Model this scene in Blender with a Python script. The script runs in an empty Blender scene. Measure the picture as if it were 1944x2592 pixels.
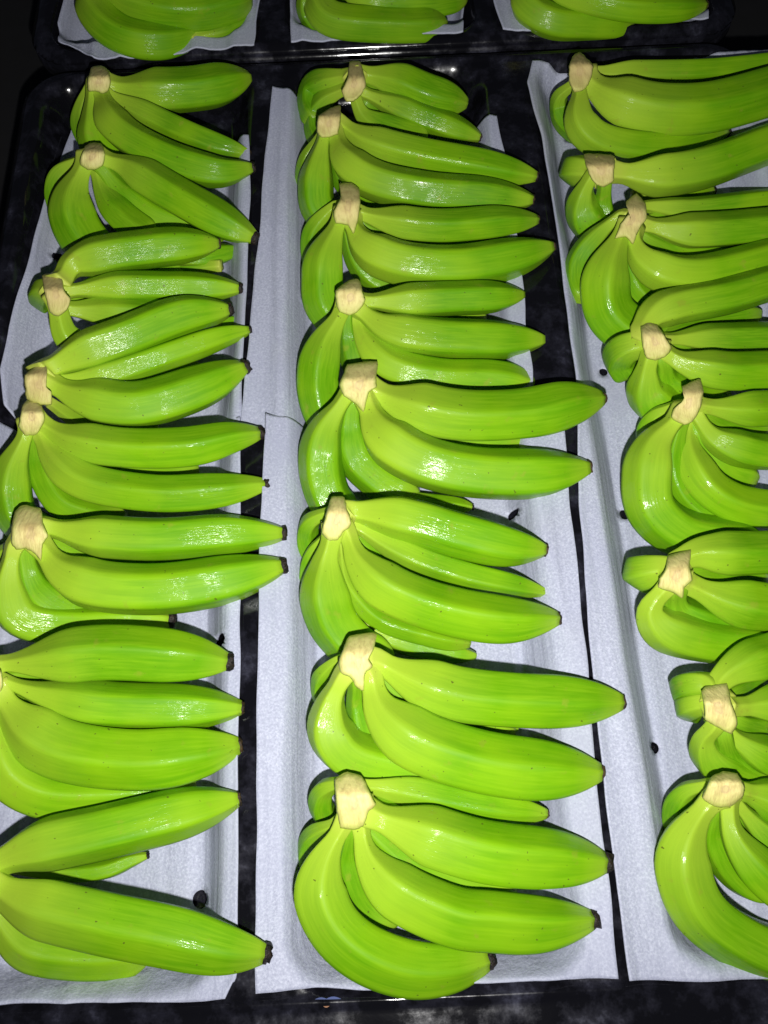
import bpy, bmesh, math, random
from mathutils import Vector, Matrix, noise

# ------------------------------------------------------------------ camera, light, exposure
scene = bpy.context.scene
COL = scene.collection
F_PX, W_PX, H_PX = 2160.0, 1944.0, 2592.0          # focal length and size of the photograph in its own pixels
CAM_R = Matrix.Rotation(math.radians(23), 3, 'X') @ Matrix.Rotation(math.radians(-2.6), 3, 'Z')
CAM_P = CAM_R @ Vector((0, 0, 0.665))
cam_d = bpy.data.cameras.new('camera')
cam_d.sensor_fit = 'VERTICAL'
cam_d.sensor_height = 36.0
cam_d.lens = 36.0 * F_PX / H_PX
cam_d.clip_start = 0.01
cam_d.clip_end = 50
cam = bpy.data.objects.new('camera', cam_d)
COL.objects.link(cam)
cam.matrix_world = Matrix.Translation(CAM_P) @ CAM_R.to_4x4()
scene.camera = cam

world = bpy.data.worlds.new('World')
scene.world = world
world.use_nodes = True
bg = world.node_tree.nodes['Background']
bg.inputs['Color'].default_value = (0.60, 0.68, 1.0, 1)
bg.inputs['Strength'].default_value = 0.025

# the phone's flash: a small hard lamp just below the lens
fl = bpy.data.lights.new('flash', 'SPOT')
fl.energy = 22.0
fl.color = (1.0, 0.985, 0.95)
fl.shadow_soft_size = 0.007
fl.spot_size = math.radians(160)
fl.spot_blend = 1.0
flo = bpy.data.objects.new('flash', fl)
COL.objects.link(flo)
flo.location = CAM_P + CAM_R @ Vector((0.016, -0.068, 0.0))
aim = Vector((-0.01, 0.30, 0.0)) - flo.location
flo.rotation_euler = aim.to_track_quat('-Z', 'Y').to_euler()

scene.view_settings.view_transform = 'Standard'
scene.view_settings.look = 'None'
scene.view_settings.exposure = 0.0
scene.view_settings.gamma = 1.0
scene.cycles.max_bounces = 6
scene.cycles.use_denoising = True


def at(px, py, z=0.0):
    """Place on the level z that lies behind a spot of the photograph (its own pixels)."""
    d = CAM_R @ Vector(((px - W_PX / 2) / F_PX, -(py - H_PX / 2) / F_PX, -1.0))
    return CAM_P + d * ((z - CAM_P.z) / d.z)


def depth(p):
    return -(CAM_R.transposed() @ (p - CAM_P)).z


def lerp(a, b, t):
    return a + (b - a) * t


def sstep(a, b, x):
    t = min(1.0, max(0.0, (x - a) / (b - a)))
    return t * t * (3 - 2 * t)


# ------------------------------------------------------------------ materials
class NT:
    def __init__(self, name):
        self.m = bpy.data.materials.new(name)
        self.m.use_nodes = True
        self.t = self.m.node_tree
        self.b = self.t.nodes['Principled BSDF']

    def n(self, kind, **kw):
        nd = self.t.nodes.new(kind)
        for k, v in kw.items():
            if k in nd.inputs:
                nd.inputs[k].default_value = v
            else:
                setattr(nd, k, v)
        return nd

    def l(self, a, b):
        self.t.links.new(a, b)

    def noise(self, vec, scale, detail=3.0, rough=0.55):
        nd = self.n('ShaderNodeTexNoise', Scale=scale, Detail=detail, Roughness=rough)
        self.l(vec, nd.inputs['Vector'])
        return nd.outputs['Fac']

    def ramp(self, fac, stops):
        nd = self.n('ShaderNodeValToRGB')
        e = nd.color_ramp.elements
        while len(e) < len(stops):
            e.new(0.5)
        for el, (p, c) in zip(e, stops):
            el.position = p
            el.color = (c[0], c[1], c[2], 1) if len(c) == 3 else c
        self.l(fac, nd.inputs['Fac'])
        return nd.outputs['Color']

    def mix(self, fac, a, b, mode='MIX'):
        nd = self.n('ShaderNodeMix', data_type='RGBA', blend_type=mode)
        for i, v in ((0, fac), (6, a), (7, b)):
            if hasattr(v, 'is_linked'):
                self.l(v, nd.inputs[i])
            elif i == 0:
                nd.inputs[0].default_value = v
            else:
                nd.inputs[i].default_value = (v[0], v[1], v[2], 1)
        return nd.outputs[2]

    def bump(self, h, strength, dist):
        nd = self.n('ShaderNodeBump', Strength=strength, Distance=dist)
        self.l(h, nd.inputs['Height'])
        return nd.outputs['Normal']


def g3(v):
    return (v, v, v)


def mat_banana():
    k = NT('banana_peel')
    geo = k.n('ShaderNodeTexCoord').outputs['Object']
    t = k.n('ShaderNodeAttribute', attribute_name='along').outputs['Fac']
    rnd = k.n('ShaderNodeAttribute', attribute_name='tint').outputs['Fac']
    ang = k.n('ShaderNodeAttribute', attribute_name='streak').outputs['Vector']
    body = k.ramp(k.noise(geo, 22, 3), [(0.3, (0.145, 0.39, 0.002)), (0.7, (0.235, 0.51, 0.004))])
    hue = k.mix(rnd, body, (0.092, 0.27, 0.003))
    streak = k.ramp(k.noise(ang, 3.0, 4, 0.6), [(0.35, g3(0.0)), (0.7, g3(1.0))])
    nd = k.n('ShaderNodeMath', operation='MULTIPLY')
    k.l(streak, nd.inputs[0]); nd.inputs[1].default_value = 0.42
    c1 = k.mix(nd.outputs[0], hue, (0.31, 0.58, 0.016))
    pat = k.ramp(k.noise(ang, 0.9, 2, 0.5), [(0.42, g3(0.0)), (0.66, g3(0.6))])
    c1 = k.mix(pat, c1, (0.105, 0.33, 0.002))
    pat2 = k.ramp(k.noise(geo, 17, 2, 0.5), [(0.50, g3(0.0)), (0.72, g3(0.6))])
    c1 = k.mix(pat2, c1, (0.29, 0.53, 0.008))
    neck = k.ramp(t, [(0.0, g3(0.95)), (0.10, g3(0.7)), (0.28, g3(0.36)), (0.5, g3(0.0)), (0.88, g3(0.0)), (1.0, g3(0.4))])
    c2 = k.mix(neck, c1, (0.46, 0.62, 0.05))
    c2 = k.mix(k.ramp(t, [(0.0, g3(0.6)), (0.04, g3(0.35)), (0.09, g3(0.0))]), c2, (0.56, 0.60, 0.11))
    # faint brown scuffs and pin-head specks on the peel
    sc = k.ramp(k.noise(geo, 95, 3), [(0.645, g3(0.0)), (0.75, g3(0.45))])
    c3 = k.mix(sc, c2, (0.30, 0.36, 0.03))
    sp = k.ramp(k.noise(geo, 330, 1.0), [(0.755, g3(0.0)), (0.785, g3(0.8))])
    c4 = k.mix(sp, c3, (0.09, 0.09, 0.012))
    # long dark scratches and dried sap runs
    scr = k.ramp(k.noise(ang, 14, 3, 0.7), [(0.70, g3(0.0)), (0.76, g3(0.55))])
    msk = k.ramp(k.noise(geo, 30, 2), [(0.52, g3(0.0)), (0.60, g3(1.0))])
    c4 = k.mix(k.mix(1.0, scr, msk, 'MULTIPLY'), c4, (0.10, 0.17, 0.012))
    k.l(c4, k.b.inputs['Base Color'])
    k.b.inputs['Roughness'].default_value = 0.50
    k.b.inputs['Specular IOR Level'].default_value = 0.15
    wet = k.ramp(k.noise(geo, 48, 3), [(0.42, g3(0.0)), (0.64, g3(0.50))])
    k.l(wet, k.b.inputs['Coat Weight'])
    k.b.inputs['Coat Roughness'].default_value = 0.14
    b1 = k.n('ShaderNodeBump', Strength=0.30, Distance=0.0016)
    k.l(k.noise(ang, 4.5, 3, 0.55), b1.inputs['Height'])
    b2 = k.n('ShaderNodeBump', Strength=0.16, Distance=0.0012)
    k.l(k.noise(geo, 210, 2), b2.inputs['Height'])
    k.l(b1.outputs['Normal'], b2.inputs['Normal'])
    k.l(b2.outputs['Normal'], k.b.inputs['Coat Normal'])
    k.l(k.bump(k.noise(ang, 5, 3), 0.10, 0.001), k.b.inputs['Normal'])
    return k.m


def mat_dark_tip():
    k = NT('dried_tip')
    geo = k.n('ShaderNodeTexCoord').outputs['Object']
    c = k.ramp(k.noise(geo, 300, 4), [(0.35, (0.004, 0.003, 0.002)), (0.75, (0.035, 0.02, 0.012))])
    k.l(c, k.b.inputs['Base Color'])
    k.b.inputs['Roughness'].default_value = 0.55
    k.l(k.bump(k.noise(geo, 500, 4), 0.8, 0.002), k.b.inputs['Normal'])
    return k.m


def mat_brown_tip():
    k = NT('browned_tip')
    geo = k.n('ShaderNodeTexCoord').outputs['Object']
    c = k.ramp(k.noise(geo, 260, 4), [(0.35, (0.012, 0.008, 0.004)), (0.72, (0.10, 0.06, 0.02))])
    k.l(c, k.b.inputs['Base Color'])
    k.b.inputs['Roughness'].default_value = 0.6
    k.l(k.bump(k.noise(geo, 500, 4), 0.8, 0.002), k.b.inputs['Normal'])
    return k.m


def mat_crown():
    k = NT('crown_skin')
    geo = k.n('ShaderNodeTexCoord').outputs['Object']
    c = k.ramp(k.noise(geo, 90, 3), [(0.3, (0.30, 0.42, 0.03)), (0.65, (0.46, 0.52, 0.07))])
    t = k.n('ShaderNodeAttribute', attribute_name='along').outputs['Fac']
    c = k.mix(k.ramp(t, [(0.0, g3(0.0)), (0.6, g3(0.2)), (1.0, g3(0.85))]), c, (0.58, 0.55, 0.15))
    k.l(c, k.b.inputs['Base Color'])
    k.b.inputs['Roughness'].default_value = 0.5
    k.l(k.bump(k.noise(geo, 240, 3), 0.5, 0.002), k.b.inputs['Normal'])
    return k.m


def mat_cut():
    k = NT('cut_flesh')
    geo = k.n('ShaderNodeTexCoord').outputs['Object']
    t = k.n('ShaderNodeAttribute', attribute_name='along').outputs['Fac']      # 0 rim .. 1 middle
    wob = k.noise(geo, 170, 4, 0.6)
    nd = k.n('ShaderNodeMath', operation='MULTIPLY_ADD')
    k.l(wob, nd.inputs[0]); nd.inputs[1].default_value = 0.35; nd.inputs[2].default_value = -0.175
    ad = k.n('ShaderNodeMath', operation='ADD', use_clamp=True)
    k.l(nd.outputs[0], ad.inputs[0]); k.l(t, ad.inputs[1])
    c = k.ramp(ad.outputs[0], [(0.0, (0.50, 0.55, 0.13)), (0.20, (0.78, 0.71, 0.27)), (0.45, (0.86, 0.76, 0.30)),
                              (0.70, (0.84, 0.70, 0.28)), (0.79, (0.70, 0.54, 0.25)), (0.88, (0.80, 0.65, 0.28)), (1.0, (0.76, 0.61, 0.26))])
    rnd = k.n('ShaderNodeAttribute', attribute_name='tint').outputs['Fac']
    c = k.mix(rnd, c, (0.58, 0.43, 0.17))
    c = k.mix(k.ramp(k.noise(geo, 420, 3), [(0.55, g3(0.0)), (0.8, g3(0.3))]), c, (0.58, 0.45, 0.20))
    lowf = k.n('ShaderNodeAttribute', attribute_name='low').outputs['Fac']
    c = k.mix(k.ramp(lowf, [(0.35, g3(0.0)), (1.0, g3(0.75))]), c, (0.56, 0.58, 0.13))
    mp = k.n('ShaderNodeMapping')
    k.l(geo, mp.inputs['Vector'])
    mp.inputs['Scale'].default_value = (420, 90, 200)
    mp.inputs['Rotation'].default_value = (0, 0, 0.5)
    fib = k.noise(mp.outputs[0], 1.0, 3, 0.6)
    c = k.mix(k.ramp(fib, [(0.50, g3(0.0)), (0.72, g3(0.45))]), c, (0.46, 0.33, 0.12))
    c = k.mix(k.ramp(k.noise(geo, 75, 3), [(0.52, g3(0.0)), (0.70, g3(0.5))]), c, (0.50, 0.36, 0.14))
    k.l(c, k.b.inputs['Base Color'])
    k.b.inputs['Roughness'].default_value = 0.6
    k.l(k.bump(fib, 0.5, 0.0016), k.b.inputs['Normal'])
    return k.m


def mat_liner():
    k = NT('foam_paper')
    geo = k.n('ShaderNodeTexCoord').outputs['Object']
    fine = k.noise(geo, 620, 2, 0.6)
    c = k.ramp(fine, [(0.30, (0.40, 0.42, 0.55)), (0.50, (0.475, 0.50, 0.64)), (0.74, (0.63, 0.655, 0.80))])
    c = k.mix(k.ramp(k.noise(geo, 14, 4), [(0.40, g3(0.0)), (0.70, g3(0.55))]), c, (0.40, 0.42, 0.57))
    c = k.mix(k.ramp(k.noise(geo, 9, 2), [(0.52, g3(0.0)), (0.75, g3(0.35))]), c, (0.46, 0.49, 0.47))
    k.l(c, k.b.inputs['Base Color'])
    k.b.inputs['Roughness'].default_value = 0.55
    k.b.inputs['Specular IOR Level'].default_value = 0.4
    mp = k.n('ShaderNodeMapping')
    k.l(geo, mp.inputs['Vector'])
    mp.inputs['Scale'].default_value = (95, 5, 95)
    rib = k.n('ShaderNodeBump', Strength=0.30, Distance=0.006)
    k.l(k.noise(mp.outputs[0], 1.0, 2, 0.5), rib.inputs['Height'])
    fb = k.n('ShaderNodeBump', Strength=0.30, Distance=0.0016)
    k.l(k.noise(geo, 620, 3, 0.65), fb.inputs['Height'])
    k.l(rib.outputs['Normal'], fb.inputs['Normal'])
    k.l(fb.outputs['Normal'], k.b.inputs['Normal'])
    return k.m


def mat_tray():
    k = NT('black_plastic')
    geo = k.n('ShaderNodeTexCoord').outputs['Object']
    dust_glare = k.noise(geo, 38, 5, 0.68)
    c = k.ramp(dust_glare, [(0.46, (0.005, 0.005, 0.007)), (0.60, (0.015, 0.015, 0.023)), (0.78, (0.065, 0.067, 0.100))])  # bluish-grey mottling: dust, with reflections of the surroundings painted into the colour
    k.l(c, k.b.inputs['Base Color'])
    r = k.ramp(dust_glare, [(0.45, g3(0.09)), (0.75, g3(0.30))])
    k.l(r, k.b.inputs['Roughness'])
    k.b.inputs['Specular IOR Level'].default_value = 0.5
    k.l(k.bump(k.noise(geo, 120, 4), 0.06, 0.0014), k.b.inputs['Normal'])
    return k.m


def mat_plain(name, col, rough=0.6):
    k = NT(name)
    geo = k.n('ShaderNodeTexCoord').outputs['Object']
    c = k.ramp(k.noise(geo, 60, 4), [(0.3, tuple(x * 0.75 for x in col)), (0.7, tuple(x * 1.2 for x in col))])
    k.l(c, k.b.inputs['Base Color'])
    k.b.inputs['Roughness'].default_value = rough
    return k.m


M_BAN, M_TIP, M_BTIP, M_CRN, M_CUT = mat_banana(), mat_dark_tip(), mat_brown_tip(), mat_crown(), mat_cut()
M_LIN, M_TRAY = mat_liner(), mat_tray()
M_FLOOR = mat_plain('dark_floor', (0.004, 0.004, 0.005), 0.85)
M_BLUE, M_ORANGE = mat_plain('blue_print', (0.03, 0.06, 0.22)), mat_plain('orange_print', (0.30, 0.13, 0.05))


# ------------------------------------------------------------------ object helpers
def link(name, verts, faces, mat, parent=None, smooth=True, attrs=None):
    me = bpy.data.meshes.new(name)
    me.from_pydata([tuple(v) for v in verts], [], faces)
    if smooth:
        me.polygons.foreach_set('use_smooth', [True] * len(me.polygons))
    for an, (kind, data) in (attrs or {}).items():
        a = me.attributes.new(an, kind, 'POINT')
        if kind == 'FLOAT':
            a.data.foreach_set('value', data)
        else:
            a.data.foreach_set('vector', [c for v in data for c in v])
    me.materials.append(mat)
    me.update()
    o = bpy.data.objects.new(name, me)
    COL.objects.link(o)
    if parent is not None:
        o.parent = parent
    return o


def thing(name, label, cat, loc, group=None):
    o = bpy.data.objects.new(name, None)
    o.empty_display_size = 0.02
    COL.objects.link(o)
    o.location = loc
    o['label'] = label
    o['category'] = cat
    if group:
        o['group'] = group
    return o


# ------------------------------------------------------------------ floor and trays
def ground():
    s = 3.0
    o = link('floor', [(-s, -s, -0.10), (s, -s, -0.10), (s, s, -0.10), (-s, s, -0.10)], [(0, 1, 2, 3)], M_FLOOR)
    o['kind'] = 'structure'


CELLS = [(-0.302, -0.111), (-0.072, 0.112), (0.158, 0.345)]
RIM = 0.030


def rr(x, y, x0, x1, y0, y1, r):
    """distance inside a rounded rectangle (positive inside)"""
    cx, cy = (x0 + x1) / 2, (y0 + y1) / 2
    qx, qy = abs(x - cx) - (x1 - x0) / 2 + r, abs(y - cy) - (y1 - y0) / 2 + r
    return -(math.hypot(max(qx, 0), max(qy, 0)) + min(max(qx, qy), 0) - r)


def tray(label, x0, x1, y0, y1, cy0, cy1, dz, step):
    root = thing('banana_tray', label, 'tray', ((x0 + x1) / 2, (y0 + y1) / 2, dz), 'black crop trays')
    ox, oy = root.location.x, root.location.y
    nx, ny = int((x1 - x0) / step), int((y1 - y0) / step)
    verts, idx = [], {}
    R = 0.045
    for j in range(ny + 1):
        for i in range(nx + 1):
            x, y = lerp(x0, x1, i / nx), lerp(y0, y1, j / ny)
            dout = rr(x, y, x0, x1, y0, y1, R)
            if dout < -1e-6:
                # pull the corner back on to its arc
                cx = min(max(x, x0 + R), x1 - R); cy = min(max(y, y0 + R), y1 - R)
                v = Vector((x - cx, y - cy))
                if v.length > R + step * 1.5:
                    continue
                v = v.normalized() * R
                x, y, dout = cx + v.x, cy + v.y, 0.0
            d = max(rr(x, y, a, b, cy0, cy1, 0.030) for a, b in CELLS)
            h = RIM * (1 - sstep(-0.006, 0.019, d))
            din = rr(x, y, CELLS[0][0], CELLS[2][1], cy0, cy1, 0.03)
            h += 0.0022 * math.exp(-((din + 0.0075) / 0.0022) ** 2)       # bead round the pockets
            h -= 0.006 * (1 - sstep(0.0, 0.008, dout))                    # rolled outer lip
            if d > 0.013:                                                 # moulded ribs across the pocket floor
                h += 0.0025 * max(0.0, 1 - abs(((y - cy0) % 0.090) - 0.045) / 0.004) * sstep(0.013, 0.022, d)
            h += 0.0004 * noise.noise(Vector((x * 40, y * 40, 3)))
            idx[(i, j)] = len(verts)
            verts.append((x - ox, y - oy, h))
    faces = []
    for j in range(ny):
        for i in range(nx):
            q = [idx.get(p) for p in ((i, j), (i + 1, j), (i + 1, j + 1), (i, j + 1))]
            q = [a for a in q if a is not None]
            if len(q) >= 3:
                faces.append(tuple(q))
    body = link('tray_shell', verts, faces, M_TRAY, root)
    md = body.modifiers.new('thickness', 'SOLIDIFY')
    md.thickness = 0.0022
    md.offset = -1
    # outer skirt
    sk, sf, n = [], [], 96
    for k in range(n):
        a = 2 * math.pi * k / n
        qx, qy = math.cos(a), math.sin(a)
        cx = (x1 - R if qx > 0 else x0 + R) - ox
        cy = (y1 - R if qy > 0 else y0 + R) - oy
        for z, e in ((RIM - 0.0065, -0.0006), (RIM - 0.02, 0.0), (-0.02, -0.008)):
            sk.append((cx + qx * (R + e), cy + qy * (R + e), z))
    for k in range(n):
        for m in range(2):
            a, b = k * 3 + m, ((k + 1) % n) * 3 + m
            sf.append((a, a + 1, b + 1, b))
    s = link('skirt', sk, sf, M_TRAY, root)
    md = s.modifiers.new('thickness', 'SOLIDIFY')
    md.thickness = 0.002
    return root


# ------------------------------------------------------------------ foam paper liners
def poly_at(pts, t):
    ls = [0.0]
    for a, b in zip(pts, pts[1:]):
        ls.append(ls[-1] + (Vector(b) - Vector(a)).length)
    s = t * ls[-1]
    for k in range(len(pts) - 1):
        if s <= ls[k + 1] + 1e-9:
            u = (s - ls[k]) / max(1e-9, ls[k + 1] - ls[k])
            return Vector(pts[k]).lerp(Vector(pts[k + 1]), u)
    return Vector(pts[-1])


ENDS = ((-0.321, 0.445), (0.488, 1.12))


def at_drape(px, py, seed, dy):
    z = 0.015
    for _ in range(14):
        p = at(px, py, z + dy)
        z = lerp(z, drape(p.x, p.y, seed), 0.5)
    return p


def drape(x, y, seed):
    d = max(rr(x, y, a, b, *ENDS[seed > 5], 0.03) for a, b in CELLS)
    w = 0.004 * noise.noise(Vector((y * 9, seed, x * 3)))
    h = 0.0035 + (RIM - 0.001) * (1 - sstep(-0.002 + w, 0.021 + w, d))
    fold = 0.0022 * noise.noise(Vector((x * 42, y * 5, seed * 3.1))) + 0.0009 * noise.noise(Vector((x * 120, y * 9, seed)))
    e = 1 - sstep(0.004, 0.045, d)
    rid = 1 - abs(2 * noise.noise(Vector((x * 26, y * 1.6, seed * 7.7))))
    fold += e * 0.0062 * max(0.0, rid - 0.35) ** 1.6
    return h + max(fold, -0.0012) + 0.0003


def liner(label, left, right, dz, seed, holes=(), curl=0.004, zr=RIM, dy=0.0):
    L = [at_drape(px, py, seed, dy) for px, py in left]
    Rr = [at_drape(px, py, seed, dy) for px, py in right]
    c = (L[0] + L[-1] + Rr[0] + Rr[-1]) / 4
    root = thing('foam_liner', label, 'liner', (c.x, c.y, dy), 'white foam paper liners')
    step = 0.0022
    width = max((a - b).length for a, b in zip((L[0], L[-1]), (Rr[0], Rr[-1])))
    length = max((L[0] - L[-1]).length, (Rr[0] - Rr[-1]).length)
    nu, nv = int(width / step), int(length / step)
    pos = []
    for j in range(nv + 1):
        a, b = poly_at(L, j / nv), poly_at(Rr, j / nv)
        for i in range(nu + 1):
            u = i / nu
            p = a.lerp(b, u)
            e = 0.0016 * noise.noise(Vector((p.x * 25, p.y * 25, seed + 9)))
            edge = min(u, 1 - u) * width
            endd = min(j, nv - j) * step
            if endd < 0.01:
                p.y += e * 1.6
            z = drape(p.x, p.y, seed) + dz + curl * math.exp(-edge / 0.006) * (0.5 + 0.9 * noise.noise(Vector((p.y * 8, seed, u))))
            pos.append([p.x + (e if edge < 0.01 else 0), p.y, z])
    dead = set()
    for px, py, r in holes:
        h = at_drape(px, py, seed, dy)
        mine = {k for k, p in enumerate(pos) if math.hypot(p[0] - h.x, p[1] - h.y) < r}
        dead |= mine
        rimv = set()
        for k in mine:
            for q in (-1, 1, -nu - 1, nu + 1, -nu - 2, -nu, nu, nu + 2):
                if 0 <= k + q < len(pos) and k + q not in mine:
                    rimv.add(k + q)
        for k in rimv:
            p = pos[k]
            f = r / max(1e-6, math.hypot(p[0] - h.x, p[1] - h.y))
            p[0] = h.x + (p[0] - h.x) * f
            p[1] = h.y + (p[1] - h.y) * f
    faces = []
    for j in range(nv):
        for i in range(nu):
            q = (j * (nu + 1) + i, (j + 1) * (nu + 1) + i, (j + 1) * (nu + 1) + i + 1, j * (nu + 1) + i + 1)
            if not any(k in dead for k in q):
                faces.append(q)
    used = sorted({k for f in faces for k in f})
    ren = {k: n for n, k in enumerate(used)}
    verts = [(pos[k][0] - c.x, pos[k][1] - c.y, pos[k][2]) for k in used]
    o = link('paper_sheet', verts, [tuple(ren[k] for k in f) for f in faces], M_LIN, root)
    md = o.modifiers.new('thickness', 'SOLIDIFY')
    md.thickness = 0.0012
    md.offset = 1
    return root


# ------------------------------------------------------------------ bananas
ZP = {   # height of a finger along its length, by how it lies in the hand
    'A': (0.062, 0.058, 0.053, 0.047, 0.040),       # upper row, in plain view
    'H': (0.066, 0.066, 0.064, 0.058, 0.050),       # riding high over its neighbours
    'B': (0.056, 0.048, 0.042, 0.037, 0.031),       # upper row, tucked behind A
    'T': (0.064, 0.052, 0.039, 0.026, 0.020),       # lower row, hanging down from the crown
    'M': (0.056, 0.041, 0.030, 0.022, 0.018),       # lower row between two others
    'K': (0.052, 0.040, 0.028, 0.020, 0.018),       # lower row at the back of the hand
    'Q': (0.058, 0.052, 0.042, 0.030, 0.022),       # end on, a rounded knuckle beside the crown
    'F': (0.046, 0.036, 0.028, 0.022, 0.018),       # second row, under two upper fingers
    'S': (0.026, 0.022, 0.020, 0.019, 0.018),       # lying flat underneath
}
PROF = {   # neck radius, metres along the curve where the neck ends, where the body is full
    'A': (0.44, 0.014, 0.050), 'H': (0.52, 0.012, 0.046), 'B': (0.44, 0.013, 0.050), 'T': (0.38, 0.014, 0.054),
    'M': (0.55, 0.012, 0.045), 'K': (0.50, 0.010, 0.044), 'S': (0.60, 0.0, 0.04), 'Q': (0.80, 0.006, 0.026),
    'F': (0.55, 0.010, 0.045),
}


def catmull(P, t):
    n = len(P) - 1
    s = min(t * n, n - 1e-6)
    k = int(s)
    u = s - k
    p1, p2 = P[k], P[k + 1]
    p0 = P[k - 1] if k > 0 else p1 * 2 - p2
    p3 = P[k + 2] if k + 2 <= n else p2 * 2 - p1
    return 0.5 * ((2 * p1) + (p2 - p0) * u + (2 * p0 - 5 * p1 + 4 * p2 - p3) * u * u + (3 * p1 - p0 - 3 * p2 + p3) * u ** 3)


def finger(root, org, rng, cls, R, pts, tip='h', dz=0.0, phi=None, tint=0.0, heart=None, apart=0, neck=None, full=None):
    pts = list(pts)
    hidden = tip == 'h'
    if hidden and cls in 'TMK':                       # the rest of the finger runs on underneath
        (ax, ay), (bx, by) = pts[-2:]
        q = 70 / max(1, math.hypot(bx - ax, by - ay))
        pts.append((bx + (bx - ax) * q + 25, by + (by - ay) * q * 0.6))
    n = len(pts)
    zp = ZP[cls]
    P = []
    for k, (px, py) in enumerate(pts):
        s = k / (n - 1) * 4
        a = int(min(s, 3.999))
        P.append(at(px, py, lerp(zp[a], zp[a + 1], s - a) + dz * (min(1, s / 2.5) if cls == 'T' and dz > 0 else 1)))
    mid = P[n // 2]
    if heart is not None:                             # root it inside the crown
        h = P[0].lerp(heart, 0.62)
        h.z = P[0].z + 0.002
        P.insert(0, h)
        n += 1
    Rw = 0.97 * R * depth(mid) / F_PX
    # even spacing along the curve
    fine = [catmull(P, i / 160) for i in range(161)]
    ls = [0.0]
    for a, b in zip(fine, fine[1:]):
        ls.append(ls[-1] + (b - a).length)
    N, K = 46, 40
    C = []
    j = 0
    for i in range(N + 1):
        s = ls[-1] * i / N
        while j < 159 and ls[j + 1] < s:
            j += 1
        C.append(fine[j].lerp(fine[j + 1], (s - ls[j]) / max(1e-9, ls[j + 1] - ls[j])))
    total = ls[-1]
    nr, na, nb = PROF[cls]
    nr, nb = neck or nr, full or nb
    na, nb = na / total, min(0.6, nb / total)
    tl = min(0.34, 0.060 / total) if not hidden else 0.16   # share taken by the taper to the tip
    end_r = {'g': 0.26, 'b': 0.29, 'd': 0.34}.get(tip, 0.4)
    verts, along, streak = [], [], []
    phi = math.pi / 5 + rng.uniform(-0.42, 0.42) if phi is None else phi
    up = Vector((0, 0, 1))
    side = None
    bumps = [rng.uniform(0.985, 1.02) for _ in range(6)]
    lobes = [phi + 2 * math.pi * k / 5 + rng.uniform(-0.12, 0.12) for k in range(5)]
    last = None
    for i in range(N + 1):
        t = i / N
        T = (C[min(N, i + 1)] - C[max(0, i - 1)]).normalized()
        if side is None:
            side = T.cross(up)
            if side.length < 0.1:
                side = T.cross(Vector((0, 1, 0)))
        side = (side - T * side.dot(T)).normalized()
        nrm = side.cross(T).normalized()
        r = lerp(nr, 1.0, sstep(na, nb, t) ** 0.85)
        r *= 1 + 0.35 * max(0.0, 1 - t / 0.10) ** 1.5 * (heart is not None)
        if t > 1 - tl:
            q = (t - (1 - tl)) / tl
            r *= lerp(1.0, end_r, q ** 2.6 if q < 0.93 else 0.93 ** 2.6 + (q - 0.93) * 2.4)
        r *= Rw * lerp(bumps[int(t * 4.99)], bumps[int(t * 4.99) + 1], (t * 4.99) % 1)
        angular = 0.88 + 0.10 * abs(2 * t - 1) ** 2
        ring = []
        for k in range(K):
            a = 2 * math.pi * k / K
            pent = 1.0 / max(0.80, (sum(max(0.0, math.cos(a - l)) ** 26 for l in lobes)) ** (1 / 26))
            # ridges lie between the flats
            rad = r * lerp(1.0, pent * 0.945, angular)
            d = nrm * math.cos(a) + side * math.sin(a)
            verts.append(C[i] + d * rad - org)
            along.append(t if cls not in 'FM' else 0.32 + 0.68 * t)
            streak.append((math.cos(a) * 3, math.sin(a) * 3, t * 2.2 + phi * 5))
        last = (T, nrm, r)
    faces = []
    for i in range(N):
        for k in range(K):
            a, b = i * K + k, i * K + (k + 1) % K
            faces.append((a, b, b + K, a + K))
    c0, c1 = len(verts), len(verts) + 1
    verts += [C[0] - org, C[-1] + last[0] * Rw * 0.05 - org]
    along += [0.0, 1.0]
    streak += [(0, 0, 0), (0, 0, 2)]
    for k in range(K):
        faces.append((c0, (k + 1) % K, k))
        faces.append((c1, N * K + k, N * K + (k + 1) % K))
    o = link('banana', verts, faces, M_BAN, root,
             attrs={'along': ('FLOAT', along), 'tint': ('FLOAT', [tint] * len(verts)), 'streak': ('FLOAT_VECTOR', streak)})
    if tip in 'db':
        T, nrm, r = last
        sd = T.cross(nrm).normalized()
        tv, tf, KK = [], [], 12
        dark = tip == 'd'
        stages = ((-0.10, 0.98), (0.05, 1.10), (0.45, 1.04), (0.70, 0.90), (0.62, 0.45)) if dark else ((-0.12, 0.97), (0.04, 1.06), (0.30, 0.96), (0.42, 0.74), (0.30, 0.35))
        for f, g in stages:
            for k in range(KK):
                a = 2 * math.pi * k / KK
                jit = rng.uniform(0.82, 1.14) if f > 0.1 else 1
                tv.append(C[-1] + T * r * f * (rng.uniform(0.65, 1.35) if f > 0.1 else 1) + (nrm * math.cos(a) + sd * math.sin(a)) * r * g * jit - org)
        for i in range(len(stages) - 1):
            for k in range(KK):
                a, b = i * KK + k, i * KK + (k + 1) % KK
                tf.append((a, b, b + KK, a + KK))
        tf.append(tuple((len(stages) - 1) * KK + k for k in range(KK)))
        link('tip', tv, tf, M_TIP if dark else M_BTIP, o)
    return o


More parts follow.
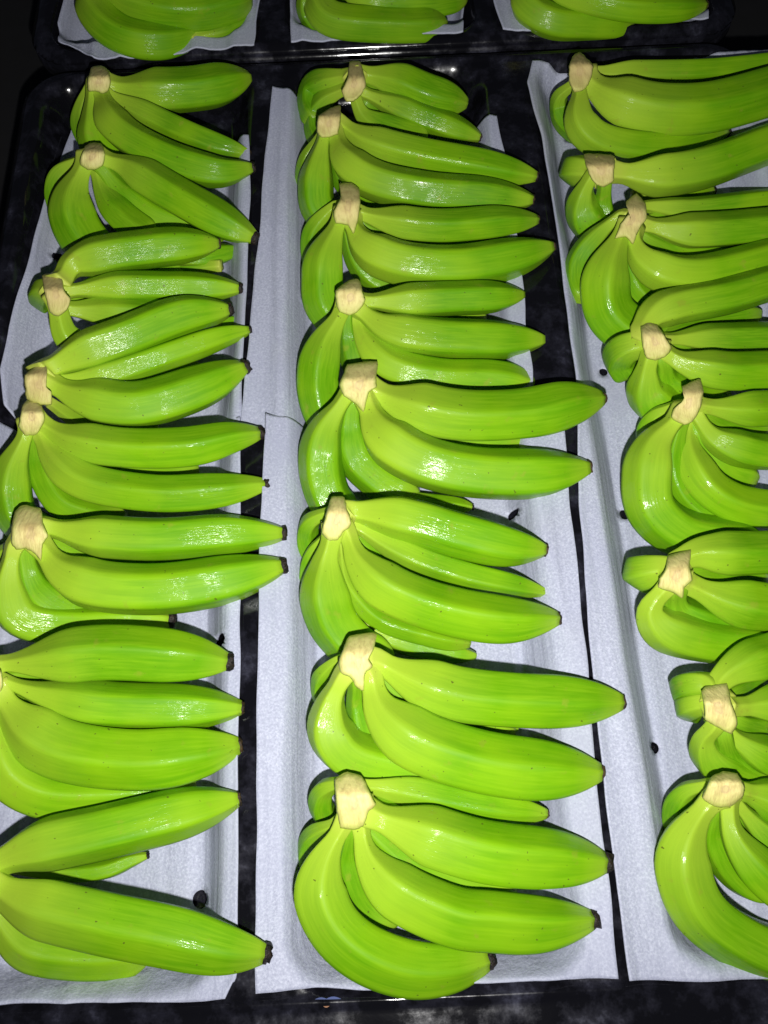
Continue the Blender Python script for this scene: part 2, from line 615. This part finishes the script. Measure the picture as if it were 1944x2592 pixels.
def crown(root, org, rng, poly, ztop, tint):
    """Cut stalk: green sides, pale cut face with a soft fold across it."""
    # denser, slightly uneven outline
    n = len(poly)
    P = [Vector((a, b, 0)) for a, b in poly]
    out = []
    gc = sum(P, Vector((0, 0, 0))) / n
    m = 40
    for i in range(m):
        t = i / m * n
        k = int(t)
        u = t - k
        p0, p1, p2, p3 = P[(k - 1) % n], P[k % n], P[(k + 1) % n], P[(k + 2) % n]
        c = 0.5 * ((2 * p1) + (p2 - p0) * u + (2 * p0 - 5 * p1 + 4 * p2 - p3) * u * u + (3 * p1 - p0 - 3 * p2 + p3) * u ** 3)
        c = c.lerp(p1.lerp(p2, u), 0.6) + Vector((rng.uniform(-0.9, 0.9), rng.uniform(-0.9, 0.9), 0))
        c = gc + (c - gc) * 0.99
        out.append(c)
    cen = sum(out, Vector((0, 0, 0))) / m
    ys = [p.y for p in out]
    ymin, ymax = min(ys), max(ys)
    top = ymin + (ymax - ymin) * rng.uniform(0.28, 0.40)

    def zz(py):
        if py < top:
            return ztop - 0.014 * (top - py) / max(1, top - ymin)
        return ztop - 0.009 * (py - top) / max(1, ymax - top)

    def w(p, z):
        return at(p.x, p.y, z) - org
    # cut face
    verts, along, low = [], [], []
    rings = (1.0, 0.93, 0.80, 0.62, 0.42, 0.22)
    for f in rings:
        for p in out:
            q = cen.lerp(p, f)
            bev = 0.0010 * max(0, (f - 0.94) / 0.06)
            verts.append(w(q, zz(q.y) - bev + 0.0012 * noise.noise(Vector((q.x * 0.035, q.y * 0.035, ztop * 50)))))
            along.append(1 - f)
            low.append(min(1, max(0, (q.y - top) / (ymax - top))))
    low.append(0.0)
    verts.append(w(cen, zz(cen.y)))
    along.append(1.0)
    faces = []
    for r in range(len(rings) - 1):
        for k in range(m):
            a, b = r * m + k, r * m + (k + 1) % m
            faces.append((a, a + m, b + m, b))
    last = (len(rings) - 1) * m
    for k in range(m):
        faces.append((last + k, len(verts) - 1, last + (k + 1) % m))
    # skin
    sv, sa = [], []
    levels = ((1.0, 0.0016, 1.0), (1.05, 0.0035, 0.75), (1.04, 0.008, 0.4), (0.96, 0.018, 0.1), (0.80, 0.030, 0.0), (0.45, 0.042, 0.0))
    for f, dz, al in levels:
        for p in out:
            q = cen + (p - cen) * (f * (1 + (0.03 * noise.noise(Vector((p.x * 0.06, p.y * 0.06, dz * 90))) if dz > 0.002 else 0)))
            sv.append(w(q, zz(p.y) - dz))
            sa.append(al)
    sf = []
    for r in range(len(levels) - 1):
        for k in range(m):
            a, b = r * m + k, r * m + (k + 1) % m
            sf.append((a, b, b + m, a + m))
    c = link('crown', sv, sf, M_CRN, root, attrs={'along': ('FLOAT', sa)})
    link('cut_face', verts, faces, M_CUT, c, attrs={'low': ('FLOAT', low), 'along': ('FLOAT', along), 'tint': ('FLOAT', [tint] * len(verts))})


S = 720 / 1659.0
OFF = {1: (0, 0), 2: (720, 0), 3: (1224, 0), 4: (0, 680), 5: (720, 680), 6: (1224, 680), 7: (0, 1300), 8: (720, 1300),
       9: (1224, 1300), 10: (0, 1872), 11: (620, 1872), 12: (1224, 1872), 0: (0, 0)}


def bunch(label, seed, cview, cpoly, fingers, zc=0.080, ctint=0.0, tint=0.0, fill=True):
    rng = random.Random(seed)
    tint = min(1.0, max(0.0, tint + rng.uniform(-0.15, 0.30)))
    zc += 0.003
    if cview:
        ox, oy = OFF[cview]
        cpoly = [(ox + a * S, oy + b * S) for a, b in cpoly]
    cx, cy = sum(p[0] for p in cpoly) / len(cpoly), sum(p[1] for p in cpoly) / len(cpoly)
    base = at(cx, cy, 0.05)
    base.z = 0.005
    heart = at(cx, cy, 0.060)
    root = thing('banana_bunch', label, 'banana bunch', base, 'bunches of green bananas laid out on the trays')
    for fdef in fingers:
        cls, R, pts = fdef[:3]
        kw = fdef[3] if len(fdef) > 3 else {}
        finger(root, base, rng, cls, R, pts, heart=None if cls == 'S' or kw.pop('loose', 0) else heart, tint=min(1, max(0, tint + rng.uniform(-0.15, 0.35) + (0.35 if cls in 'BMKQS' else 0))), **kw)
    ups = [f for f in fingers if f[0] in 'AHB' and not (len(f) > 3 and (f[3].get('loose') or f[3].get('apart')))]
    for f, g in zip(ups, ups[1:] if fill else []):    # the second row that shows in the gaps near the crown
        mix = []
        for t in (0.12, 0.3, 0.5, 0.7):
            pa, pb = [catmull([Vector((x, y, 0)) for x, y in h[2]], t * (len(h[2]) - 1) / (len(h[2]) - 1)) for h in (f, g)]
            q = pa.lerp(pb, 0.5)
            mix.append((q.x, q.y))
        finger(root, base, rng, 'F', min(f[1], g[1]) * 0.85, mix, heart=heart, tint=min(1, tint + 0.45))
    crown(root, base, rng, cpoly, zc, ctint)


D, B_, N_ = {'tip': 'd'}, {'tip': 'b'}, {'tip': 'g'}

ground()
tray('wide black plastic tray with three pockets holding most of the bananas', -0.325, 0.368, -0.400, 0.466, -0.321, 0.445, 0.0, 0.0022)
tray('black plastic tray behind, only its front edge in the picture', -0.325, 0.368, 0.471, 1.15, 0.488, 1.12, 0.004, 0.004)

liner('white foam liner under the far half of the left row, slanting left edge',
      [(185, 318), (121, 499), (52, 720), (22, 830), (2, 940), (14, 1030), (60, 1085)],
      [(632, 345), (634, 500), (628, 720), (616, 940), (612, 1085)], 0.0, 1, [(508, 680, 0.006), (148, 655, 0.005)])
liner('white foam liner under the near half of the left row, at the near rim',
      [(-60, 1062), (-70, 1400), (-80, 1900), (-90, 2300), (-90, 2545)],
      [(611, 1062), (613, 1400), (607, 1900), (606, 2380), (600, 2470), (572, 2530)], 0.0022, 2, [(512, 2276, 0.0056), (560, 1626, 0.0052)])
liner('white foam liner with a long fold, under the far half of the middle row',
      [(690, 226), (672, 400), (655, 600), (636, 800), (618, 960), (607, 1085)],
      [(1256, 300), (1284, 420), (1322, 700), (1345, 940), (1352, 1085)], 0.0, 3, [(780, 770, 0.0035)])
liner('white foam liner under the near half of the middle row, down to the near rim',
      [(672, 1057), (667, 1160), (657, 1450), (652, 1900), (651, 2300), (650, 2512)],
      [(1424, 1075), (1441, 1288), (1480, 1647), (1510, 2000), (1545, 2300), (1562, 2474)], 0.0022, 4,
      [(1299, 1307, 0.0034)])
liner('long white foam liner under the whole right row of bananas',
      [(1346, 160), (1332, 215), (1367, 347), (1398, 520), (1422, 700), (1454, 966), (1464, 1280), (1487, 1582), (1510, 1860), (1545, 2167), (1589, 2484)],
      [(2010, 120), (2100, 520), (2160, 966), (2230, 1582), (2270, 2167), (2300, 2470)], 0.0008, 5,
      [(1652, 1894, 0.0040), (1526, 945, 0.0036), (1578, 1305, 0.0040), (1437, 356, 0.0034)])
liner('white foam liner at the far left, in the tray behind', [(172, -60), (146, 60), (150, 112), (190, 128), (240, 152)],
      [(668, -60), (655, 30), (650, 60), (648, 90), (644, 118)], 0.0, 6, dy=0.004)
liner('white foam liner at the far middle, in the tray behind', [(735, -60), (733, 20), (738, 112)],
      [(1176, -60), (1174, 20), (1172, 88)], 0.0, 7, dy=0.004)
liner('white foam liner at the far right, in the tray behind', [(1236, -60), (1248, 10), (1272, 78)],
      [(1780, -60), (1788, 0), (1792, 52)], 0.0, 8, dy=0.004)

# ---- left row, far to near
bunch('green banana bunch at the far end of the left row, one straight finger lying apart', 11, 1,
      [(512, 470), (535, 395), (585, 385), (625, 405), (645, 470), (630, 530), (600, 545), (555, 530), (515, 530)],
      [('A', 50, [(282, 217), (390, 232), (520, 224), (632, 195)], dict(tip='g', dz=-0.006, apart=1)),
       ('B', 33, [(282, 243), (390, 299), (520, 358), (631, 390)], dict(tip='b')),
       ('A', 43, [(258, 240), (298, 325), (408, 392), (542, 434), (636, 425)], dict(tip='d')),
       ('T', 39, [(234, 228), (236, 300), (247, 369), (325, 425)]),
       ('K', 26, [(228, 222), (210, 270), (208, 325), (243, 380)])], ctint=0.15, tint=0.45)
bunch('second green banana bunch from the far end of the left row, thick finger slanting down', 12, 1,
      [(470, 920), (500, 850), (540, 835), (590, 840), (612, 900), (600, 960), (555, 990), (510, 985), (470, 960)],
      [('A', 47, [(266, 404), (330, 428), (434, 490), (542, 551), (642, 601)], dict(tip='d')),
       ('M', 40, [(262, 430), (312, 490), (390, 547), (477, 577)]),
       ('B', 37, [(243, 428), (266, 492), (312, 551), (390, 608)]),
       ('T', 57, [(213, 419), (184, 499), (193, 573), (243, 642)]),
       ('K', 28, [(202, 408), (155, 440), (142, 500), (170, 560)]),
       ('S', 24, [(560, 672), (500, 676), (440, 676), (420, 682)])], tint=0.3)
bunch('green banana bunch with brown upright crown seen edge on, third in the left row', 13, 4,
      [(250, 45), (320, 30), (360, 60), (375, 130), (410, 180), (390, 240), (340, 275), (290, 250), (270, 170), (255, 110)],
      [('H', 48, [(160, 706), (190, 668), (270, 645), (390, 629), (490, 620), (551, 616)], dict(tip='b', dz=-0.004)),
       ('B', 27, [(400, 664), (520, 650), (603, 632)], dict(tip='d', dz=-0.016, loose=1)),
       ('A', 38, [(160, 738), (220, 732), (304, 726), (434, 726), (605, 730)], dict(tip='d')),
       ('B', 42, [(165, 780), (260, 789), (390, 797), (560, 810)]),
       ('T', 42, [(148, 785), (166, 845), (214, 875), (310, 888)], dict(neck=0.55)),
       ('Q', 30, [(125, 730), (108, 738), (106, 755), (120, 770)])], ctint=0.45, tint=0.2)
bunch('green banana bunch fanning up to black tips, tan crown, fourth in the left row', 14, 4,
      [(145, 620), (210, 570), (260, 540), (275, 600), (270, 690), (300, 720), (300, 790), (240, 790), (160, 760), (150, 700)],
      [('H', 54, [(125, 935), (208, 895), (325, 852), (456, 802), (577, 784)], dict(tip='d', dz=-0.003)),
       ('B', 28, [(400, 880), (542, 834), (638, 815)], dict(tip='d', dz=-0.020, loose=1)),
       ('A', 34, [(130, 962), (256, 953), (434, 895), (560, 852), (628, 836)], dict(tip='d', dz=-0.004)),
       ('A', 57, [(125, 970), (212, 1008), (350, 1027), (500, 985), (617, 930)], dict(tip='d')),
       ('S', 24, [(125, 1018), (195, 1062), (270, 1078), (400, 1085)], dict(dz=0.008))], ctint=0.35, tint=0.1)
bunch('green banana bunch with two black tipped fingers pointing right, fifth in the left row', 15, 4,
      [(130, 800), (165, 765), (210, 770), (245, 810), (260, 880), (215, 960), (150, 970), (110, 920)],
      [('A', 51, [(115, 1078), (195, 1116), (325, 1136), (477, 1133), (586, 1109), (655, 1097)], dict(tip='d')),
       ('A', 48, [(104, 1098), (143, 1162), (226, 1223), (390, 1251), (542, 1245), (670, 1227)], dict(tip='d', dz=-0.004)),
       ('M', 38, [(92, 1105), (104, 1170), (152, 1266), (230, 1300)]),
       ('T', 50, [(66, 1098), (35, 1180), (30, 1250), (50, 1310), (110, 1350)])], tint=0.0)
bunch('green banana bunch with big ragged pale crown at the left edge, sixth in left row', 16, 7,
      [(90, -10), (150, -45), (240, -20), (250, 60), (280, 130), (245, 180), (240, 270), (200, 230), (150, 200), (100, 210), (65, 160)],
      [('A', 54, [(112, 1333), (217, 1352), (390, 1363), (564, 1352), (714, 1350)], dict(tip='d')),
       ('A', 64, [(112, 1395), (165, 1450), (260, 1485), (412, 1491), (564, 1469), (712, 1432)], dict(tip='d')),
       ('M', 48, [(64, 1405), (90, 1487), (165, 1543), (260, 1565)]),
       ('T', 58, [(35, 1395), (26, 1482), (61, 1560), (195, 1580), (430, 1570)], dict(tip='d')),
       ('K', 30, [(40, 1380), (5, 1410), (-10, 1460), (0, 1520)])], tint=0.0)
bunch('green banana bunch of broad fingers, second nearest in the left row, crown out of frame', 17, 0,
      [(-60, 1680), (-20, 1675), (4, 1700), (6, 1740), (-15, 1765), (-60, 1760)],
      [('H', 67, [(-5, 1682), (87, 1672), (260, 1652), (434, 1660), (575, 1675)], dict(tip='d', dz=-0.004, neck=0.30, full=0.062)),
       ('A', 57, [(0, 1722), (108, 1758), (260, 1786), (434, 1792), (612, 1792)], dict(tip='b', neck=0.30, full=0.070)),
       ('A', 74, [(0, 1762), (65, 1838), (174, 1899), (347, 1922), (499, 1907), (605, 1886)], dict(tip='b', dz=-0.003)),
       ('T', 58, [(-35, 1770), (-12, 1860), (30, 1955), (120, 2005), (270, 2010), (400, 2000)]),
       ('M', 26, [(-5, 1775), (14, 1835), (30, 1900), (80, 1960)])], tint=0.0)
bunch('nearest green banana bunch on the left, long scratched finger pointing over the divider', 18, 0,
      [(-80, 2180), (-40, 2170), (-8, 2200), (-6, 2240), (-30, 2270), (-80, 2260)],
      [('H', 66, [(-30, 2198), (87, 2145), (260, 2106), (434, 2064), (603, 2022)], dict(tip='b', dz=-0.006)),
       ('S', 23, [(40, 2200), (150, 2212), (260, 2203), (330, 2178), (372, 2166)], dict(tip='d')),
       ('H', 72, [(-25, 2238), (87, 2287), (260, 2330), (434, 2365), (564, 2397), (668, 2412)], dict(tip='d', dz=-0.004)),
       ('B', 55, [(-20, 2290), (60, 2385), (200, 2415), (380, 2408)], dict(dz=-0.014))], tint=0.0, fill=False)

# ---- middle row, far to near
bunch('dark green banana bunch at the far end of the middle row, under the shiny rim', 21, 2,
      [(380, 365), (440, 360), (460, 430), (475, 500), (440, 560), (400, 590), (360, 590), (335, 530), (370, 450)],
      [('A', 44, [(915, 187), (1002, 206), (1089, 241), (1182, 262)], dict(tip='g')),
       ('B', 34, [(918, 234), (1024, 278), (1110, 312), (1215, 349)], dict(tip='b')),
       ('B', 35, [(902, 254), (925, 297), (985, 327), (1080, 352)]),
       ('K', 32, [(880, 192), (828, 206), (792, 226), (787, 270)], dict(dz=0.008)),
       ('K', 29, [(876, 225), (828, 250), (804, 284), (800, 330)])], ctint=0.35, tint=0.6)
bunch('glossy wet green banana bunch, second from the far end of the middle row', 22, 2,
      [(200, 680), (270, 630), (325, 620), (325, 700), (310, 780), (260, 800), (215, 800), (190, 760)],
      [('A', 43, [(862, 312), (937, 358), (1067, 393), (1219, 421), (1357, 447)], dict(tip='b')),
       ('A', 47, [(850, 345), (881, 412), (959, 460), (1089, 486), (1219, 495), (1347, 506)], dict(tip='b')),
       ('T', 44, [(820, 349), (807, 412), (800, 469), (807, 525), (850, 564)]),
       ('K', 24, [(805, 355), (778, 400), (772, 447), (780, 480)]),
       ('M', 24, [(836, 352), (850, 412), (870, 465), (920, 515)])], ctint=0.4, tint=0.3)
bunch('green banana bunch with long tan crown tapering to a point, third in the middle row', 23, 2,
      [(320, 1075), (390, 1070), (435, 1110), (440, 1200), (425, 1290), (400, 1360), (370, 1310), (300, 1300), (290, 1230), (330, 1150)],
      [('A', 40, [(900, 535), (980, 558), (1110, 573), (1262, 562), (1360, 556)], dict(tip='b')),
       ('A', 54, [(895, 577), (933, 629), (1024, 666), (1154, 675), (1284, 655), (1396, 625)], dict(tip='b')),
       ('T', 49, [(854, 572), (824, 650), (818, 710), (825, 770), (870, 815)]),
       ('K', 27, [(850, 521), (807, 564), (790, 608), (795, 660)]),
       ('M', 33, [(880, 586), (902, 651), (946, 703), (1024, 738)])], ctint=0.2, tint=0.2)
bunch('green banana bunch with bright highlight on its hanging finger, fourth in the middle row', 24, 5,
      [(300, 130), (370, 75), (430, 60), (455, 130), (470, 190), (435, 240), (390, 270), (320, 250), (305, 200)],
      [('A', 42, [(915, 762), (1024, 762), (1154, 756), (1262, 752), (1324, 745)], dict(tip='g')),
       ('A', 52, [(912, 785), (980, 832), (1089, 853), (1241, 860), (1376, 860)], dict(tip='g', dz=-0.004)),
       ('A', 43, [(904, 800), (928, 862), (989, 923), (1110, 953), (1241, 958), (1349, 975)], dict(dz=-0.012)),
       ('T', 50, [(858, 802), (825, 865), (807, 935), (808, 1000), (828, 1055)]),
       ('M', 30, [(876, 800), (881, 862), (900, 930), (930, 980)])], tint=0.1)
bunch('large green banana bunch whose two tips overlap the right liner, fifth in middle row', 25, 5,
      [(370, 560), (540, 545), (530, 640), (535, 690), (490, 720), (460, 830), (420, 790), (350, 740), (325, 680), (350, 610)],
      [('A', 61, [(945, 990), (1045, 1031), (1176, 1055), (1328, 1049), (1440, 1025), (1524, 1008)], dict(tip='b')),
       ('A', 66, [(932, 1030), (972, 1105), (1067, 1166), (1197, 1196), (1349, 1200), (1488, 1183)], dict(tip='b')),
       ('M', 48, [(890, 1025), (888, 1092), (906, 1166), (980, 1231)]),
       ('T', 55, [(863, 1024), (826, 1085), (813, 1150), (818, 1215), (842, 1275)]),
       ('S', 22, [(1000, 1252), (1100, 1275), (1195, 1284)], dict(tip='d'))], tint=0.0)
bunch('green banana bunch with pale oval cut face, sixth in the middle row', 26, 8,
      [(275, -95), (345, -95), (365, -20), (390, 60), (340, 110), (310, 150), (260, 155), (220, 110), (240, 20)],
      [('H', 58, [(885, 1295), (975, 1303), (1070, 1324), (1154, 1349), (1280, 1380), (1378, 1392)], dict(tip='b', dz=-0.006)),
       ('B', 36, [(890, 1326), (959, 1365), (1067, 1417), (1197, 1459), (1306, 1482), (1382, 1500)], dict(tip='b')),
       ('A', 60, [(879, 1350), (909, 1422), (980, 1489), (1110, 1541), (1262, 1569), (1412, 1565)], dict(tip='b', neck=0.36, full=0.055)),
       ('B', 28, [(862, 1370), (880, 1475), (960, 1566), (1090, 1610), (1190, 1628)], dict(dz=-0.006)),
       ('S', 28, [(915, 1578), (1002, 1621), (1110, 1647), (1206, 1660)], dict(tip='g')),
       ('T', 64, [(838, 1368), (824, 1430), (824, 1508), (850, 1582), (915, 1647)]),
       ('K', 27, [(840, 1295), (790, 1318), (778, 1350), (782, 1390)], dict(dz=0.004)),
       ('K', 24, [(828, 1355), (794, 1395), (782, 1440), (785, 1480)])], tint=0.0)
bunch('green banana bunch with squared pale crown, second nearest in the middle row', 27, 8,
      [(380, 720), (530, 700), (520, 790), (490, 850), (515, 890), (470, 930), (460, 1030), (420, 1010), (385, 950), (330, 930), (320, 860), (350, 780)],
      [('A', 63, [(955, 1675), (1045, 1719), (1154, 1754), (1284, 1769), (1420, 1774), (1574, 1777)], dict(tip='b')),
       ('A', 72, [(936, 1710), (965, 1799), (1045, 1871), (1176, 1920), (1328, 1947), (1520, 1955)], dict(tip='b', neck=0.38, full=0.056)),
       ('M', 38, [(902, 1725), (905, 1777), (930, 1860), (1000, 1920)]),
       ('T', 62, [(864, 1722), (836, 1786), (838, 1855), (894, 1914), (1024, 1949), (1174, 1985)]),
       ('S', 22, [(1150, 1815), (1240, 1838), (1312, 1843)], dict(tip='g')),
       ('K', 25, [(858, 1670), (822, 1700), (812, 1730), (818, 1770)])], tint=0.0)
bunch('biggest green banana bunch, nearest in the middle row, hook shaped finger at its bottom', 28, 11,
      [(525, 240), (600, 195), (680, 220), (720, 290), (760, 380), (720, 420), (690, 500), (640, 520), (560, 510), (540, 420)],
      [('B', 40, [(905, 1990), (980, 1995), (1054, 2006), (1228, 2041), (1384, 2060)], dict(tip='b')),
       ('A', 73, [(930, 2057), (1032, 2098), (1184, 2148), (1290, 2167), (1398, 2174), (1530, 2183)], dict(tip='d')),
       ('A', 70, [(912, 2088), (932, 2172), (1002, 2252), (1141, 2317), (1240, 2330), (1354, 2337), (1497, 2328)], dict(tip='d', dz=-0.004, neck=0.32, full=0.056)),
       ('T', 68, [(863, 2098), (822, 2176), (811, 2254), (848, 2341), (924, 2406), (1032, 2444), (1141, 2446), (1234, 2430)], dict(tip='d', dz=0.013, neck=0.33)),
       ('K', 30, [(848, 2085), (800, 2110), (782, 2150), (790, 2200)]),
       ('K', 32, [(865, 1985), (822, 1998), (812, 2035), (830, 2070)], dict(dz=0.006)),
       ('M', 36, [(885, 2105), (878, 2170), (900, 2250), (940, 2300)])], tint=0.0)

# ---- right row, far to near
bunch('green banana bunch with orange brown crown at the far end of the right row', 31, 3,
      [(500, 390), (520, 330), (560, 308), (600, 340), (640, 390), (620, 470), (590, 520), (530, 535), (500, 480)],
      [('B', 30, [(1495, 182), (1615, 184), (1788, 180), (1944, 165), (2010, 160)]),
       ('A', 57, [(1492, 208), (1554, 250), (1658, 278), (1788, 275), (1944, 234), (2040, 205)]),
       ('T', 40, [(1467, 240), (1470, 312), (1528, 358), (1658, 375), (1766, 352), (1838, 332)], dict(tip='d')),
       ('K', 26, [(1454, 212), (1420, 240), (1416, 270), (1430, 310)])], ctint=0.6, tint=0.4)
bunch('green banana bunch with flat square tan crown, second from far end of right row', 32, 3,
      [(590, 900), (760, 910), (760, 1000), (755, 1060), (690, 1090), (640, 1060), (610, 1000)],
      [('A', 52, [(1548, 434), (1658, 443), (1788, 421), (1944, 364), (2040, 330)]),
       ('S', 26, [(1600, 498), (1720, 497), (1806, 483)], dict(tip='d')),
       ('Q', 36, [(1500, 432), (1458, 430), (1456, 434), (1480, 440)]),
       ('T', 48, [(1497, 450), (1478, 488), (1476, 525), (1500, 570)]),
       ('M', 32, [(1532, 465), (1528, 510), (1530, 550), (1550, 580)])], ctint=0.4, tint=0.3)
bunch('green banana bunch with slanted tan crown and two fingers hanging left, third in right row', 33, 3,
      [(830, 1180), (890, 1135), (940, 1190), (950, 1270), (900, 1350), (870, 1420), (830, 1380), (770, 1390), (800, 1310), (850, 1240)],
      [('B', 28, [(1628, 522), (1745, 529), (1940, 506), (2030, 500)]),
       ('A', 43, [(1625, 567), (1745, 586), (1940, 573), (2040, 565)], dict(dz=-0.004)),
       ('A', 48, [(1604, 612), (1632, 660), (1700, 692), (1800, 690), (1944, 655), (2040, 625)]),
       ('M', 32, [(1590, 620), (1590, 680), (1620, 740), (1680, 780)]),
       ('T', 61, [(1564, 612), (1536, 680), (1528, 740), (1546, 800), (1610, 850)]),
       ('K', 32, [(1565, 551), (1504, 606), (1464, 664), (1462, 720)], dict(dz=0.008))], ctint=0.15, tint=0.1)
bunch('green banana bunch with round bulging finger below its crown, fourth in the right row', 34, 6,
      [(920, 340), (960, 310), (1010, 330), (1060, 400), (1095, 460), (1060, 510), (1010, 530), (950, 520), (930, 450)],
      [('H', 45, [(1620, 845), (1650, 800), (1710, 775), (1832, 752), (1944, 719), (2040, 690)], dict(dz=-0.004)),
       ('B', 36, [(1685, 860), (1788, 856), (1944, 852), (2040, 850)]),
       ('A', 48, [(1678, 888), (1736, 921), (1832, 940), (1944, 938), (2040, 935)]),
       ('T', 61, [(1645, 905), (1636, 950), (1640, 990), (1680, 1030)], dict(dz=-0.004)),
       ('M', 40, [(1680, 912), (1692, 960), (1760, 1000)]),
       ('Q', 40, [(1625, 868), (1582, 884), (1568, 912), (1592, 952)])], ctint=0.05, tint=0.1)
bunch('green banana bunch with a long neck sweeping down left, fifth in the right row', 35, 6,
      [(1160, 690), (1260, 645), (1280, 720), (1265, 810), (1220, 890), (1170, 910), (1100, 870), (1110, 820), (1170, 760)],
      [('A', 45, [(1765, 1025), (1853, 1036), (1944, 1034), (2040, 1025)]),
       ('A', 46, [(1762, 1050), (1805, 1106), (1875, 1136), (1944, 1146), (2040, 1146)], dict(dz=-0.006)),
       ('A', 48, [(1742, 1070), (1746, 1149), (1785, 1226), (1853, 1272), (1944, 1290), (2040, 1300)], dict(dz=-0.014)),
       ('T', 60, [(1708, 1066), (1660, 1125), (1643, 1200), (1652, 1285), (1720, 1345), (1830, 1365)]),
       ('M', 36, [(1722, 1075), (1704, 1160), (1732, 1250), (1820, 1320)]),
       ('K', 28, [(1708, 1030), (1662, 1050), (1640, 1085), (1645, 1120)])], ctint=0.2, tint=0.0)
bunch('green banana bunch with blunt finger end left of its ragged crown, sixth in right row', 36, 9,
      [(1080, 250), (1205, 215), (1200, 310), (1215, 390), (1170, 430), (1160, 490), (1110, 460), (1020, 430), (1030, 380), (1060, 330)],
      [('H', 55, [(1712, 1425), (1760, 1402), (1832, 1402), (1944, 1400), (2040, 1395)], dict(dz=-0.008)),
       ('A', 62, [(1738, 1475), (1832, 1515), (1944, 1534), (2040, 1537)], dict(dz=-0.004)),
       ('T', 58, [(1682, 1490), (1646, 1540), (1680, 1590), (1788, 1621), (1920, 1632)]),
       ('M', 52, [(1705, 1490), (1715, 1540), (1790, 1580), (1900, 1600)]),
       ('Q', 44, [(1680, 1440), (1628, 1446), (1622, 1450), (1650, 1460)])], ctint=0.05, tint=0.05)
bunch('green banana bunch with square pale crown ringed by fingers, second nearest in right row', 37, 9,
      [(1275, 1040), (1300, 1010), (1415, 990), (1440, 1090), (1480, 1220), (1440, 1280), (1380, 1250), (1295, 1200), (1290, 1130)],
      [('H', 53, [(1812, 1738), (1840, 1705), (1885, 1680), (1944, 1662), (2040, 1630)], dict(dz=-0.006)),
       ('A', 52, [(1856, 1790), (1920, 1786), (1990, 1780), (2050, 1775)]),
       ('A', 50, [(1840, 1850), (1890, 1890), (1944, 1915), (2030, 1940)], dict(dz=-0.008)),
       ('T', 58, [(1810, 1835), (1782, 1872), (1800, 1915), (1880, 1960)]),
       ('M', 46, [(1830, 1860), (1850, 1910), (1920, 1960)]),
       ('Q', 36, [(1795, 1735), (1750, 1735), (1732, 1748), (1750, 1760)]),
       ('Q', 34, [(1785, 1778), (1750, 1786), (1742, 1792), (1760, 1800)], dict(dz=-0.004))], ctint=0.0, tint=0.1)
bunch('nearest green banana bunch in the right row, large hooked finger sweeping off the frame', 38, 12,
      [(1330, 220), (1400, 190), (1480, 200), (1520, 280), (1510, 330), (1440, 390), (1350, 390), (1280, 340)],
      [('A', 55, [(1858, 1995), (1944, 2020), (2040, 2060)]),
       ('B', 42, [(1858, 2025), (1920, 2095), (1990, 2150), (2060, 2190)]),
       ('A', 54, [(1842, 2036), (1854, 2111), (1903, 2184), (1975, 2250), (2060, 2300)]),
       ('T', 69, [(1797, 2028), (1740, 2106), (1724, 2184), (1756, 2284), (1834, 2356), (1960, 2415), (2090, 2420)]),
       ('M', 38, [(1818, 2045), (1800, 2110), (1830, 2180), (1880, 2230)]),
       ('K', 34, [(1795, 1988), (1742, 2002), (1716, 2040), (1715, 2085)])], tint=0.0)

# ---- far tray, cut by the top of the photograph
bunch('glossy green banana bunch at the top left, in the tray behind', 41, 0,
      [(215, -110), (260, -120), (280, -85), (262, -50), (225, -55)],
      [('A', 46, [(232, -60), (243, 25), (304, 87), (400, 107), (512, 85)], dict(tip='b', dz=-0.006)),
       ('B', 38, [(250, -60), (285, 20), (350, 52), (450, 70)]),
       ('H', 50, [(265, -80), (310, -20), (390, 13), (500, 22), (632, -8)], dict(dz=-0.004)),
       ('S', 36, [(480, 100), (570, 76), (642, 32)], dict(dz=0.01))], tint=0.6)
bunch('dark green banana bunch at the top middle, in the tray behind', 42, 0,
      [(790, -110), (840, -120), (860, -85), (842, -50), (800, -55)],
      [('A', 40, [(806, -60), (813, 20), (850, 54), (959, 65), (1067, 66), (1126, 58)], dict(dz=-0.008)),
       ('K', 26, [(792, -60), (777, 0), (783, 40), (820, 80)], dict(dz=0.01)),
       ('A', 38, [(840, -70), (894, -26), (959, 2), (1067, 7), (1178, -12)])], tint=0.9)
bunch('yellowish green banana bunch at the top right, in the tray behind', 43, 0,
      [(1310, -110), (1360, -120), (1380, -85), (1362, -50), (1320, -55)],
      [('A', 42, [(1325, -60), (1334, 15), (1398, 55), (1500, 62), (1600, 60)], dict(dz=-0.012)),
       ('B', 30, [(1350, -60), (1380, -8), (1440, 24), (1540, 44)]),
       ('H', 36, [(1370, -80), (1440, -22), (1571, 15), (1701, 20), (1786, 12)], dict(tip='b', dz=-0.006))], tint=0.3)

# small printed mark on the near rim of the tray
def mark(px, py, w, h, mat, name):
    o0 = bpy.data.objects['banana_tray']
    vs, n = [], 14
    c = at(px, py, RIM + 0.0012)
    for k in range(n):
        a = 2 * math.pi * k / n
        vs.append((c.x + w * math.cos(a) * (1 + 0.2 * math.cos(2 * a)) - o0.location.x, c.y + h * math.sin(a) - o0.location.y, c.z))
    for k in range(n):
        vs.append((vs[k][0], vs[k][1], c.z - 0.0008))
    f = [tuple(range(n))] + [(k, k + n, (k + 1) % n + n, (k + 1) % n) for k in range(n)]
    link(name, vs, f, mat, o0, smooth=False)


mark(812, 2536, 0.0042, 0.0024, M_BLUE, 'printed_mark')
mark(843, 2533, 0.0044, 0.0022, M_BLUE, 'printed_mark')
mark(826, 2541, 0.0022, 0.0020, M_ORANGE, 'printed_mark')
